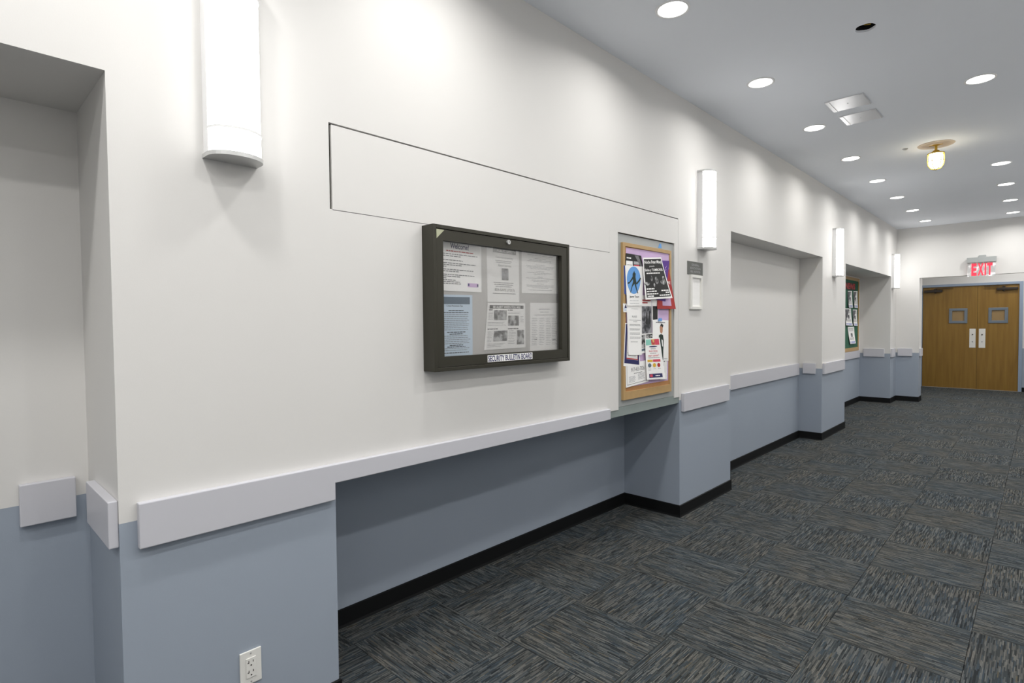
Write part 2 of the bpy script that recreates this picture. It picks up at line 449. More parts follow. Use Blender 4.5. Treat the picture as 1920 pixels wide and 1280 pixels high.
# black rubber base following the steps of the wall
def base_run(name, pts, label):
    """pts: xy polyline along the wall face, room to the right-hand side when walking +y"""
    bm = bmesh.new(); n = len(pts); off = []
    for i, p in enumerate(pts):
        p = Vector(p); ns = []
        if i > 0: d = (p - Vector(pts[i - 1])).normalized(); ns.append(Vector((d.y, -d.x)))
        if i < n - 1: d = (Vector(pts[i + 1]) - p).normalized(); ns.append(Vector((d.y, -d.x)))
        q = ns[0] if len(ns) == 1 else ns[0] + ns[1]
        off.append(p + q * BASE_T)
    def ring(h, P): return [bm.verts.new((a[0], a[1], h)) for a in P]
    a, b, c, d = ring(0, pts), ring(BASE_H, pts), ring(BASE_H - .003, off), ring(0.012, off)
    e = ring(0.0, [Vector(o) + (Vector(o) - Vector(p)) * 0.5 for o, p in zip(off, pts)])
    for i in range(n - 1):
        for r1, r2x in ((a, b), (b, c), (c, d), (d, e)): bm.faces.new((r1[i], r1[i + 1], r2x[i + 1], r2x[i]))
    for i in (0, n - 1): bm.faces.new((a[i], b[i], c[i], d[i], e[i]))
    return struct(name, bm, M['base'], label, 'baseboard')
pts = [(0, YB)]
for a, b, c, d, e in NICHES: pts += [(0, a), (-e, a), (-e, b), (0, b)]
pts += [(0, YEND), (PIER_X, YEND), (PIER_X, YEND + PIER_T)]
base_run('baseboard_left', pts, 'black rubber baseboard stepping in and out along the wall foot')
base_run('baseboard_end', [(DX1 + FW, YDOOR), (XR, YDOOR)], 'short black baseboard beside the wooden doors')

# chair rail boards, each its own trim
RT, RB, RX = 0.918, 0.783, 0.025
def rail(n, boxes, label, pts=None):
    bm = bmesh.new()
    if pts: prism(bm, pts, 'x', 0.0, RX)
    else:
        for b in boxes: box(bm, *b)
    bmesh.ops.recalc_face_normals(bm, faces=bm.faces[:])
    bmesh.ops.bevel(bm, geom=[e for e in bm.edges], offset=0.003, segments=2, affect='EDGES', profile=0.5)
    struct('trim_%d' % n, bm, M['rail'], label, 'chair rail')
y1, y3, y4 = 0.400, 1.021, 2.839
rail(1, None, 'long pale grey chair rail with notched end above the knee recess', [(y1, RB), (y3, RB), (y3, 0.846), (y4, 0.846), (y4, 0.911), (y1, RT)])
rail(2, [(-0.446, -0.446 + RX, 0.175, 0.318, 0.798, 0.933)], 'short square chair rail block on the back of the near recess')
rail(3, [(-0.330, -0.005, 0.356 - RX, 0.356, 0.795, 0.932)], 'chair rail board on the side wall of the near recess')
rail(4, [(0, RX, 3.795, 4.607, 0.778, 0.913)], 'chair rail board on the pillar below the small sign')
rail(5, [(-0.255, -0.255 + RX, 4.75, 7.315, 0.783, 0.923)], 'long chair rail board on the back of the empty wide recess')
rail(6, [(-0.205, -0.064, 7.376 - RX, 7.376, 0.800, 0.927)], 'short chair rail block on the side of the empty wide recess')
rail(7, [(0, RX, 7.40, 8.345, 0.797, 0.930)], 'chair rail board on the pillar below the third wall lamp')
rail(8, [(-0.462, -0.462 + RX, 8.55, 11.40, 0.790, 0.915)], 'chair rail board under the green flyer board')
rail(9, [(-0.397, -0.084, 11.477 - RX, 11.477, 0.804, 0.946)], 'chair rail block on the side of the recess with the green board')
rail(10, [(0, RX, 11.50, 11.80, 0.800, 0.946)], 'short chair rail block under the farthest wall lamp')
rail(11, [(0.030, 0.243, YEND - RX, YEND, 0.803, 0.940)], 'chair rail block on the end wall beside the passage')
rail(12, [(PIER_X, PIER_X + RX, YEND + 0.06, YEND + PIER_T - 0.03, 0.803, 0.940)], 'chair rail end on the return of the end wall')

# ------------------------------------------------------------------ doors
bm = bmesh.new()
yf = YDOOR - 0.03
box(bm, DX0 - FW, DX0, yf, YDOOR + 0.12, 0, DTOP + 0.05, bev=0.002)
box(bm, DX1, DX1 + FW, yf, YDOOR + 0.12, 0, DTOP + 0.05, bev=0.002)
box(bm, DX0, DX1, yf, YDOOR + 0.12, DTOP, DTOP + 0.05, bev=0.002)
struct('trim_13', bm, M['doorframe'], 'blue grey steel frame around the wooden double doors', 'door frame')
def round_y(x, y, z, r, t):
    bm = bmesh.new(); prism(bm, [(x + r * math.cos(a * math.pi / 8), z + r * math.sin(a * math.pi / 8)) for a in range(16)], 'y', y - t, y); return bm
def leaf(name, x0, x1, wx0, wx1, px0, px1, cl, label, wedge):
    root = tag(empty(name, (0, 0, 0)), label, 'door', kind='structure')
    ya, yb = YDOOR, YDOOR + 0.045
    wz0, wz1 = 1.375, 1.675
    bm = B((x0, x1, ya, yb, 0.006, wz0), (x0, x1, ya, yb, wz1, DTOP - 0.003), (x0, wx0, ya, yb, wz0, wz1), (wx1, x1, ya, yb, wz0, wz1))
    mesh_obj('leaf', bm, M['maple'], root)
    f = 0.045
    k = mesh_obj('window_frame', B((wx0 - .006, wx1 + .006, ya - .014, yb, wz1 - f, wz1 + .006), (wx0 - .006, wx1 + .006, ya - .014, yb, wz0 - .006, wz0 + f),
                 (wx0 - .006, wx0 + f, ya - .014, yb, wz0 + f, wz1 - f), (wx1 - f, wx1 + .006, ya - .014, yb, wz0 + f, wz1 - f), bev=0.003), M['kit'], root)
    mesh_obj('pane', B((wx0 + f, wx1 - f, ya + .012, ya + .018, wz0 + f, wz1 - f)), M['pane'], k)
    mesh_obj('push_plate', B((px0, px1, ya - .004, ya, 0.862, 1.255), bev=0.0015), M['plastic'], root)
    mesh_obj('lock_cylinder', round_y((px0 + px1) / 2, ya - .004, 1.135, 0.012, 0.010), M['closer'], root)
    mesh_obj('lock_cylinder', round_y((px0 + px1) / 2, ya - .004, 0.985, 0.009, 0.006), M['kit'], root)
    c0, c1, sgn = cl
    c = mesh_obj('door_closer', B((c0, c1, ya - .055, ya, 2.030, 2.082), bev=0.006), M['closer'], root)
    cx = c0 + (c1 - c0) * (0.62 if sgn > 0 else 0.34)
    bm = bmesh.new(); lathe(bm, [(0.012, 2.010), (0.018, 2.014), (0.018, 2.098), (0.010, 2.104)], cx, ya - .030, 12, closed=True)
    box(bm, min(cx, cx + sgn * .30), max(cx, cx + sgn * .30), ya - .045, ya - .022, 2.104, 2.114)
    box(bm, cx - .03, cx + .03, ya - .05, ya - .012, 2.098, 2.106)
    mesh_obj('closer_arm', bm, M['closer'], c)
    return root
M['pane'] = mat('tan covered pane', srgb(150, 124, 84), 0.12, noise=0.1, nscale=6)
leaf('door_1', DX0 + .003, DXM - .002, 0.470, 0.762, 0.803, 0.903, (0.038, 0.351, 1), 'wider wooden door leaf with small window and push plate, next to the end pier', 1)
leaf('door_2', DXM + .002, DX1 - .003, 1.104, 1.393, 0.953, 1.057, (1.219, 1.541, -1), 'narrower wooden door leaf with small window and push plate, farther from the end pier', -1)
struct('trim_14', B((DX0, DX1, YDOOR - .01, YDOOR + .1, 0.0, 0.005)), M['alu'], 'thin metal threshold under the wooden doors', 'threshold')

# ------------------------------------------------------------------ lights
ORD = ['first', 'second', 'third', 'fourth', 'fifth', 'sixth', 'seventh', 'eighth']
def downlight(x, y, label, group, power=1.0):
    r = tag(empty('recessed_downlight', (x, y, CEIL)), label, 'downlight', group)
    bm = bmesh.new(); lathe(bm, [(0.088, 0.0), (0.088, -0.003), (0.080, -0.006), (0.074, -0.004), (0.074, 0.0)], 0, 0, 40)
    mesh_obj('trim_ring', bm, M['trimwhite'], r, smooth=True)
    bm = bmesh.new(); lathe(bm, [(0.0005, -0.0025), (0.0745, -0.0025)], 0, 0, 40); mesh_obj('lens', bm, M['lens'], r)
    ld = bpy.data.lights.new('downlight_beam', 'AREA'); ld.shape = 'DISK'; ld.size = 0.146; ld.energy = DOWN_W * power; ld.spread = R(160); ld.color = (1, 0.985, 0.96)
    lo = bpy.data.objects.new('downlight_beam', ld); C.objects.link(lo); lo.parent = r; lo.location = (0, 0, -0.0045)
    return r
for k, (x, y) in enumerate([(0.500, 2.712), (0.500, 3.956), (0.498, 5.190), (0.496, 6.422), (0.494, 7.660), (0.493, 8.878), (0.492, 10.085), (0.492, 11.301)]):
    downlight(x, y, '%s recessed round downlight from the near end of the row along the white wall' % ORD[k], 'downlights along the wall', 0.7)
for k, (x, y) in enumerate([(1.584, 4.959), (1.572, 7.759), (1.566, 8.983), (1.564, 10.220), (1.556, 11.413)]):
    downlight(x, y, '%s recessed round downlight from the near end of the row past the caged lamp' % ORD[k], 'downlights of the outer row')
for x, y in ((0.5, 1.468), (0.5, 0.224), (0.5, -1.02), (0.5, -2.264), (1.58, 2.48), (1.58, 1.24), (1.58, 0.0), (1.58, -1.24), (1.58, -2.48)) + tuple((xx, 0.02 + 1.24 * k) for xx in (2.66,) for k in range(-2, 10)):
    downlight(x, y, 'assumed recessed round downlight in the ceiling outside the view, added for corridor light', 'added downlights outside the view')  # unseen lamps, assumed so that the corridor gets enough light

for x, y in ((0.5, 12.9), (1.58, 12.9), (1.58, 14.1), (2.66, 13.5)):
    downlight(x, y, 'assumed recessed round downlight in the passage ceiling, unseen behind the bulkhead, added to light the doors', 'added downlights outside the view', 1.35)  # guessed passage lamps, put in to brighten the doors and their wall

def sconce(y, z0, z1, label, opposite=False):
    W, SB, BU = 0.160, 0.042, 0.062
    r = tag(empty('wall_sconce', (0, y, z0)), label, 'wall lamp', 'half-round wall sconces')
    H = z1 - z0
    if opposite: r.location.x = XR; r.location.y = y + W; r.rotation_euler = (0, 0, math.pi)
    def arc(grow, n=16):
        return [(SB + (BU + grow) * math.sin(math.pi * k / n), W / 2 - (W / 2 + grow) * math.cos(math.pi * k / n)) for k in range(n + 1)]
    def half(z_0, z_1, grow, flat=True):
        bm = bmesh.new(); prism(bm, [(0.0, -grow)] + arc(grow) + [(0.0, W + grow)], 'z', z_0, z_1); return bm
    mesh_obj('back_box', B((0, SB, 0.0, W, 0.012, H - 0.012), bev=0.001), M['trimwhite'], r)
    bm = bmesh.new(); A = arc(-0.001)
    lo = [bm.verts.new((a, b, 0.012)) for a, b in A]; hi = [bm.verts.new((a, b, H - 0.012)) for a, b in A]
    for i in range(len(A) - 1): bm.faces.new((lo[i], lo[i + 1], hi[i + 1], hi[i]))
    mesh_obj('diffuser', bm, M['sconce'], r, smooth=True)
    for za, zb in ((0.0, 0.013), (H - 0.013, H)):
        mesh_obj('end_cap', half(za, zb, 0.004), M['alu'], r)
    for zc in (0.087, H - 0.087):
        bm = bmesh.new(); a0 = arc(0.0004); a1 = arc(0.0018)
        L_ = [[bm.verts.new((p[0], p[1], zz)) for p in A_] for A_, zz in ((a0, zc - .004), (a1, zc - .004), (a1, zc + .004), (a0, zc + .004))]
        for i in range(len(a0) - 1):
            for q in range(4): bm.faces.new((L_[q][i], L_[q][i + 1], L_[(q + 1) % 4][i + 1], L_[(q + 1) % 4][i]))
        mesh_obj('band', bm, M['trimwhite'], r)
    return r
sconce(0.606, 1.962, 2.566, 'largest half-round glowing wall sconce, cut by the top edge, near the white outlet')
sconce(4.056, 1.990, 2.586, 'half-round glowing wall sconce above the small dark sign')
sconce(7.797, 1.992, 2.590, 'half-round glowing wall sconce on the pillar between two recesses')
sconce(11.525, 1.992, 2.586, 'farthest half-round wall sconce, beside the passage to the doors')
sconce(-2.9, 1.962, 2.566, 'assumed half-round wall sconce on the wall behind the viewpoint, added for its light')  # assumed lamp behind the camera, there for its light

for yy in (2.2, 6.6, 10.4, -2.2):
    sconce(yy, 1.990, 2.588, 'added half-round wall sconce on the opposite wall outside the view, for fill light', True)  # invented sconces that add fill light to ceiling and facing wall

# caged jar lamp hanging under its plaster patch
jx, jy = 1.172, 6.495
J = tag(empty('caged_ceiling_lamp', (jx, jy, CEIL)), 'small lit jar lamp in a brass cage under a round ceiling patch', 'ceiling lamp')
bm = bmesh.new(); lathe(bm, [(0.0005, -0.004), (0.138, -0.004), (0.142, 0.0)], 0, 0, 40); mesh_obj('ceiling_plate', bm, M['plaster'], J)
bm = bmesh.new(); lathe(bm, [(0.030, -0.004), (0.030, -0.010), (0.011, -0.014), (0.011, -0.050), (0.024, -0.056), (0.032, -0.072), (0.032, -0.082)], 0, 0, 20); box(bm, -.05, .05, -.006, .006, -.008, -.004)
mesh_obj('stem', bm, M['brass'], J)
bm = bmesh.new(); lathe(bm, [(0.034, -0.074), (0.066, -0.080), (0.066, -0.090), (0.058, -0.090)], 0, 0, 32); mesh_obj('cage_ring', bm, M['brass'], J)
cage = bpy.data.objects['cage_ring']
for k in range(6):
    a = math.pi * k / 3 + .2; c, s = math.cos(a), math.sin(a)
    bm = bmesh.new(); tube(bm, [(0.062 * c, 0.062 * s, -0.085), (0.065 * c, 0.065 * s, -0.15), (0.058 * c, 0.058 * s, -0.19), (0.036 * c, 0.036 * s, -0.222), (0, 0, -0.232)], 0.0040, 6)
    mesh_obj('cage_bar', bm, M['brass'], J)
bm = bmesh.new(); tube(bm, [(0.0655 * math.cos(a * math.pi / 12), 0.0655 * math.sin(a * math.pi / 12), -0.155) for a in range(25)], 0.0026, 6); mesh_obj('cage_band', bm, M['brass'], J)
bm = bmesh.new(); lathe(bm, [(0.045, -0.085), (0.053, -0.10), (0.053, -0.17), (0.044, -0.20), (0.022, -0.217), (0.0005, -0.220)], 0, 0, 24); mesh_obj('glass_jar', bm, M['jar'], J, smooth=True)
bm = bmesh.new(); lathe(bm, [(0.012, -0.085), (0.013, -0.10), (0.026, -0.125), (0.030, -0.15), (0.024, -0.175), (0.0005, -0.185)], 0, 0, 20); mesh_obj('bulb', bm, M['bulb'], J, smooth=True)

# open can of the missing fitting
K = tag(empty('open_light_can', (HX, HY, CEIL)), 'empty dark light hole in the ceiling with loose wire', 'light hole')
bm = bmesh.new(); lathe(bm, [(HR + .006, 0.012), (HR + .006, 0.14), (0.0005, 0.14)], 0, 0, 24); mesh_obj('can', bm, M['dark'], K)
bm = bmesh.new(); tube(bm, [(-0.02, 0.0, 0.13), (-0.03, 0.01, 0.07), (-0.01, 0.02, 0.03), (0.02, 0.015, 0.02), (0.03, -0.01, 0.05)], 0.004, 6); mesh_obj('wire', bm, M['brass'], K)
# two blank ceiling cover panels
for k, (y0, y1_, lab) in enumerate([(4.645, 4.908, 'white metal cover panel in the ceiling, nearer of the two'), (5.052, 5.308, 'white metal cover panel in the ceiling, farther of the two')]):
    v = tag(empty('ceiling_cover_panel', (0.838, (y0 + y1_) / 2, CEIL)), lab, 'ceiling panel', 'ceiling cover panels')
    hx, hy = 0.126, (y1_ - y0) / 2
    mesh_obj('cover', B((-hx, hx, -hy, hy, -0.006, 0.0), bev=0.0015), M['cover'], v)
    for s in (-1, 1):
        a, b = sorted((s * (hx - .030), s * (hx - .004)))
        mesh_obj('end_flange', B((a, b, -hy + .004, hy - .004, -0.009, -0.006), bev=0.001), M['cover'], v)
    mesh_obj('screw', B((-.004, .004, -.004, .004, -0.008, -0.006)), M['alu'], v)
bm = bmesh.new(); lathe(bm, [(0.0005, -0.012), (0.012, -0.012), (0.024, -0.004), (0.024, 0.0)], 0.943, 6.44, 20)
o = mesh_obj('sprinkler_cover', bm, M['alu']); me = o.data
for vtx in me.vertices: vtx.co.z += CEIL
tag(o, 'tiny round metal cap on the ceiling beside the caged lamp', 'ceiling cap')

# exit sign on the bulkhead
ex, ey = 1.165, YEND - 0.05
S = tag(empty('exit_sign', (ex, ey, 2.15)), 'edge-lit exit sign with red letters above the passage opening', 'exit sign')
mesh_obj('housing', B((-0.186, 0.186, -0.030, 0.030, 0.228, 0.312), bev=0.003), M['steel'], S)
mesh_obj('mount_plate', B((-0.035, 0.055, -0.020, 0.050, 0.312, 0.345), (-0.05, 0.05, 0.030, 0.050, 0.238, 0.330), bev=0.003), M['steel'], S)
pn = mesh_obj('acrylic_panel', B((-0.177, 0.177, -0.004, 0.004, 0.0, 0.228)), M['acrylic'], S)
for ch, x0, x1 in (('E', -0.126, -0.060), ('X', -0.046, 0.028), ('I', 0.040, 0.060), ('T', 0.070, 0.138)):
    vs, fs, asp = text(ch, 0.0, 0.045)
    bm = bmesh.new(); bv = [bm.verts.new((x0 + (x1 - x0) * a, -0.0055, 0.014 + 0.200 * b)) for a, b in vs]
    for f in fs: bm.faces.new([bv[i] for i in f])
    ext = bmesh.ops.extrude_face_region(bm, geom=bm.faces[:])
    bmesh.ops.translate(bm, vec=(0, 0.0015, 0), verts=[g for g in ext['geom'] if isinstance(g, bmesh.types.BMVert)])
    mesh_obj('letter', bm, M['exitred'], pn)

# ------------------------------------------------------------------ printed sheets
class Sheet:
    """thin paper on a wall facing +x. corners (y,z): TL, TR, BR, BL; curl lifts the lower edge"""
    def __init__(self, name, x, q, material, label, cat='flyer', group=None, curl=0.0, sway=0.0, nx=5, nz=8):
        self.q, self.x, self.curl, self.sway = q, x, curl, sway
        cx = sum(p[0] for p in q) / 4; cz = min(p[1] for p in q)
        self.o = Vector((x, cx, cz))
        self.root = tag(empty(name, self.o), label, cat, group)
        bm = bmesh.new(); g0 = []; g1 = []
        for j in range(nz + 1):
            g0.append([bm.verts.new(self.P(i / nx, j / nz, 0.0)) for i in range(nx + 1)])
            g1.append([bm.verts.new(self.P(i / nx, j / nz, -0.0006)) for i in range(nx + 1)])
        for j in range(nz):
            for i in range(nx):
                bm.faces.new((g0[j][i], g0[j + 1][i], g0[j + 1][i + 1], g0[j][i + 1])); bm.faces.new((g1[j][i], g1[j][i + 1], g1[j + 1][i + 1], g1[j + 1][i]))
        rim = [(0, i) for i in range(nx + 1)] + [(j, nx) for j in range(1, nz + 1)] + [(nz, i) for i in range(nx - 1, -1, -1)] + [(j, 0) for j in range(nz - 1, 0, -1)]
        for a, b in zip(rim, rim[1:] + rim[:1]): bm.faces.new((g0[a[0]][a[1]], g0[b[0]][b[1]], g1[b[0]][b[1]], g1[a[0]][a[1]]))
        mesh_obj('sheet', bm, material, self.root, smooth=False)
        self.n = 0
    def P(self, s, t, off):
        (a, b, c, d) = self.q
        y = (a[0] * (1 - s) + b[0] * s) * (1 - t) + (d[0] * (1 - s) + c[0] * s) * t
        z = (a[1] * (1 - s) + b[1] * s) * (1 - t) + (d[1] * (1 - s) + c[1] * s) * t
        x = self.curl * t * t + self.sway * math.sin(math.pi * s) * math.sin(math.pi * min(1, t)) + off
        return Vector((x, y - self.o.y, z - self.o.z))
    def _add(self, name, bm, m):
        self.n += 1; return mesh_obj(name, bm, m, self.root, smooth='keep')
    def quadgrid(self, bm, s0, s1, t0, t1, off):
        nx = max(1, int((s1 - s0) * 6 + .5)); nz = max(1, int((t1 - t0) * 9 + .5))
        g = [[bm.verts.new(self.P(s0 + (s1 - s0) * i / nx, t0 + (t1 - t0) * j / nz, off)) for i in range(nx + 1)] for j in range(nz + 1)]
        for j in range(nz):
            for i in range(nx): bm.faces.new((g[j][i], g[j + 1][i], g[j + 1][i + 1], g[j][i + 1]))
    def rect(self, name, rects, m, off=0.0005):
        bm = bmesh.new()
        for r in rects: self.quadgrid(bm, *r, off)
        self._add(name, bm, M[m]); return self
    def lines(self, rows, m='greyink', off=0.0005, h=0.008, name='printed_text'):
        """rows: (s0, s1, t) printed lines broken into word-like dashes"""
        bm = bmesh.new()
        for s0, s1, t in rows:
            s = s0
            while s < s1 - 0.01:
                e = min(s1, s + random.uniform(0.03, 0.10)); self.quadgrid(bm, s, e, t - h / 2, t + h / 2, off); s = e + 0.012
        self._add(name, bm, M[m])['kind'] = 'stuff'; return self
    def text(self, body, s0, s1, t0, t1, m='ink', off=0.0008, shear=0.0, bold=0.0, name='lettering'):
        vs, fs, asp = text(body, shear, bold)
        bm = bmesh.new(); bv = [bm.verts.new(self.P(s0 + (s1 - s0) * a, t1 - (t1 - t0) * b, off)) for a, b in vs]
        for f in fs: bm.faces.new([bv[i] for i in f])
        self._add(name, bm, M[m]); return self
    def poly(self, name, st, m, off=0.0005):
        bm = bmesh.new(); bm.faces.new([bm.verts.new(self.P(s, t, off)) for s, t in st]); self._add(name, bm, M[m]); return self
    def ellipse(self, name, s, t, rs, rt_, m, off=0.0005):
        return self.poly(name, [(s + rs * math.cos(a * math.pi / 16), t + rt_ * math.sin(a * math.pi / 16)) for a in range(32)], m, off)
def para(s0, s1, t0, n, dt, ragged=0.1):
    return [(s0, s1 - random.uniform(0, ragged), t0 + k * dt) for k in range(n)]
def centred(rows):
    return [(0.5 - w_ / 2, 0.5 + w_ / 2, t) for w_, t in rows]

# ------------------------------------------------------------------ locked security bulletin board
BY0, BY1, BZ0, BZ1, BD = 1.453, 2.372, 1.233, 1.854, 0.078
S = tag(empty('bulletin_case', (0, (BY0 + BY1) / 2, BZ0)), 'dark bronze locked glass bulletin case on the white wall', 'bulletin board')
oy, oz = (BY0 + BY1) / 2, BZ0
def rel(bm):
    bmesh.ops.translate(bm, vec=(0, -oy, -oz), verts=bm.verts[:]); return bm
e = 0.0165
mesh_obj('case_body', rel(B((0, BD, BY0, BY0 + e, BZ0, BZ1), (0, BD, BY1 - e, BY1, BZ0, BZ1), (0, BD, BY0 + e, BY1 - e, BZ1 - e, BZ1), (0, BD, BY0 + e, BY1 - e, BZ0, BZ0 + e), (0, 0.012, BY0 + e, BY1 - e, BZ0 + e, BZ1 - e), bev=0.0015)), M['bronze'], S)
d0, d1, f0, f1 = BY0 + e + .002, BY1 - e - .002, BZ0 + e + .002, BZ1 - e - .002
gy0, gy1, gz0, gz1 = 1.508, 2.310, 1.295, 1.790
bm = bmesh.new()
for q in ([(d0, f0), (d1, f0), (gy1, gz0), (gy0, gz0)], [(d1, f0), (d1, f1), (gy1, gz1), (gy1, gz0)], [(d1, f1), (d0, f1), (gy0, gz1), (gy1, gz1)], [(d0, f1), (d0, f0), (gy0, gz0), (gy0, gz1)]):
    prism(bm, q, 'x', 0.052, BD - 0.003)
dr = mesh_obj('door_frame', rel(bm), M['bronze'], S)
mesh_obj('glass_pane', rel(B((0.056, 0.060, gy0 - .004, gy1 + .004, gz0 - .004, gz1 + .004))), M['glass'], dr)
mesh_obj('backing', rel(B((0.012, 0.026, BY0 + e, BY1 - e, BZ0 + e, BZ1 - e))), M['grey_felt'], S)
bm = bmesh.new(); cyl = [(1.902 + .0105 * math.cos(a * math.pi / 10), 1.8205 + .0105 * math.sin(a * math.pi / 10)) for a in range(20)]; prism(bm, cyl, 'x', BD - .003, BD + .006)
lk = mesh_obj('lock', rel(bm), M['alu'], dr)
mesh_obj('keyhole', rel(B((BD + .006, BD + .0066, 1.9008, 1.9032, 1.816, 1.825))), M['dark'], lk)
bm = bmesh.new(); prism(bm, [(1.4725, 1.834), (1.4725, 1.795), (1.515, 1.834)], 'x', BD - .003, BD - .0022)
mesh_obj('tape_corner', rel(bm), mat('yellowed tape', srgb(176, 178, 150), 0.4, noise=0.05), dr)
lb = mesh_obj('name_label', rel(B((BD - .003, BD - .002, 1.761, 2.0705, 1.2575, 1.2895))), M['paper'], dr)
vs, fs, asp = text('SECURITY BULLETIN BOARD', 0.0, 0.02)
bm = bmesh.new(); bv = [bm.verts.new((BD - .0014, 1.764 + 0.303 * a, 1.2600 + 0.027 * b)) for a, b in vs]
for f in fs: bm.faces.new([bv[i] for i in f])
mesh_obj('lettering', rel(bm), M['navy'], lb)

PG = 'papers in the bulletin case'
XB = 0.0275
p = Sheet('notice', XB, [(1.520, 1.806), (1.7734, 1.7983 + .005), (1.7718, 1.5809), (1.5187, 1.5808)], M['paper'], 'white Welcome notice in the upper corner of the bulletin case', 'notice', PG)
p.text('Welcome!', 0.26, 0.69, 0.055, 0.165, 'navy', bold=0.02)
p.lines([(0.17, 0.80, 0.215)], 'red', h=0.018).lines([(0.1, 0.90, 0.275), (0.1, 0.5, 0.315), (0.1, 0.55, 0.395), (0.1, 0.86, 0.455), (0.1, 0.52, 0.49), (0.1, 0.17, 0.525), (0.1, 0.80, 0.58), (0.1, 0.45, 0.615), (0.1, 0.84, 0.68), (0.1, 0.50, 0.715), (0.1, 0.17, 0.75), (0.1, 0.38, 0.785), (0.1, 0.48, 0.82), (0.1, 0.50, 0.855)], 'greyink', h=0.016)
p.rect('logo_panel', [(0.66, 0.92, 0.825, 0.905)], 'lavender').rect('logo', [(0.665, 0.70, 0.835, 0.885)], 'navy', off=0.0009).rect('logo', [(0.885, 0.92, 0.84, 0.89)], 'navy', off=0.0009)
p = Sheet('notice', XB, [(1.8084, 1.8054), (2.03, 1.8032), (2.0296, 1.5402), (1.8107, 1.5378)], M['paper'], 'white notice with black header and small central photo in the bulletin case', 'notice', PG)
p.rect('header_bar', [(0.18, 0.90, 0.035, 0.115)], 'ink').text('PUBLIC SAFETY', 0.30, 0.87, 0.055, 0.10, 'paper')
p.text('Columbia University', 0.26, 0.80, 0.175, 0.22, 'greyink').lines(centred([(0.5, 0.255), (0.45, 0.285)]), h=0.012).text('Escort Service', 0.34, 0.74, 0.315, 0.355, 'ink')
p.rect('photo', [(0.44, 0.65, 0.385, 0.60)], 'photo_dark').lines(centred([(0.62, 0.65), (0.58, 0.685), (0.5, 0.72)]), h=0.012)
p.text('854-SAFE (7233)', 0.22, 0.84, 0.755, 0.815, 'ink').lines([(0.16, 0.88, 0.845)], h=0.016)
p = Sheet('notice', XB, [(2.0496, 1.806), (2.3358, 1.806), (2.3323, 1.5927), (2.0489, 1.5873)], M['paper'], 'white notice of centred paragraphs in the far upper corner of the bulletin case', 'notice', PG)
p.lines(centred([(0.7, 0.1), (0.3, 0.18), (0.6, 0.215), (0.7, 0.245), (0.25, 0.325), (0.78, 0.36), (0.72, 0.39), (0.55, 0.42), (0.22, 0.48), (0.7, 0.515), (0.35, 0.545), (0.14, 0.61), (0.78, 0.645), (0.5, 0.69), (0.4, 0.72), (0.2, 0.775), (0.76, 0.81), (0.74, 0.84), (0.45, 0.87), (0.66, 0.925)]), 'lightink', h=0.013)
p = Sheet('notice', XB, [(1.5184, 1.5634), (1.714, 1.5661), (1.7123, 1.2879), (1.5176, 1.2870)], M['bluepaper'], 'light blue tip sheet in the lower corner of the bulletin case', 'notice', PG)
p.rect('header_bar', [(0.05, 0.92, 0.035, 0.15)], 'slate').text('Crime Prevention Tips', 0.22, 0.70, 0.165, 0.20, 'ink')
p.lines(centred([(0.45, 0.255), (0.75, 0.285)]), 'ink', h=0.012).lines(para(.1, .93, .32, 9, .03), 'greyink', h=0.008)
p.lines(centred([(0.55, 0.60), (0.40, 0.63)]), 'ink', h=0.012).lines(para(.1, .93, .66, 5, .03), 'greyink', h=0.008)
p.lines(centred([(0.4, 0.81), (0.55, 0.835), (0.75, 0.93)]), 'ink', h=0.012).lines(para(.1, .9, .86, 2, .03), 'greyink', h=0.008)
p = Sheet('notice', XB + .0015, [(1.8106, 1.5334), (2.071, 1.5357), (2.0712, 1.3136), (1.784, 1.3116)], M['paper'], 'white alert notice with four grey photos in the bulletin case', 'notice', PG, sway=0.003)
p.rect('header_bar', [(0.05, 0.95, 0.05, 0.125)], 'ink').text('BE ALERT WHEN YOU ARE:', 0.14, 0.87, 0.062, 0.115, 'paper', off=0.001, bold=0.02)
p.rect('photo', [(0.17, 0.49, 0.155, 0.375)], 'photo').rect('photo', [(0.53, 0.82, 0.275, 0.50)], 'photo').rect('photo', [(0.19, 0.52, 0.60, 0.83)], 'photo').rect('photo', [(0.77, 0.96, 0.60, 0.92)], 'photo')
p.lines([(0.04, 0.15, 0.15), (0.52, 0.66, 0.155), (0.04, 0.28, 0.56), (0.53, 0.82, 0.565)], 'ink', h=0.022).lines(para(.04, .15, .2, 6, .03, .02) + para(.53, .95, .20, 2, .03) + para(.86, .96, .30, 5, .03, .02) + para(.04, .5, .42, 3, .03) + para(.05, .16, .62, 8, .03, .03) + para(.55, .75, .61, 9, .035) + para(.06, .5, .88, 3, .03), 'greyink', h=0.008)
p = Sheet('notice', XB, [(2.1113, 1.5399), (2.3351, 1.5434), (2.329, 1.2890), (2.1063, 1.2890)], M['paper'], 'white four-column phone list in the far lower corner of the bulletin case', 'notice', PG)
p.lines(centred([(0.4, 0.13), (0.3, 0.19), (0.7, 0.25)]), 'greyink', h=0.010)
for c0 in (0.06, 0.32, 0.56, 0.78): p.lines(para(c0, c0 + 0.19, 0.32, 16, 0.036, .06), 'lightink', h=0.012)
p.lines([(0.15, 0.24, 0.75), (0.8, 0.92, 0.77)], 'greyink', h=0.02)

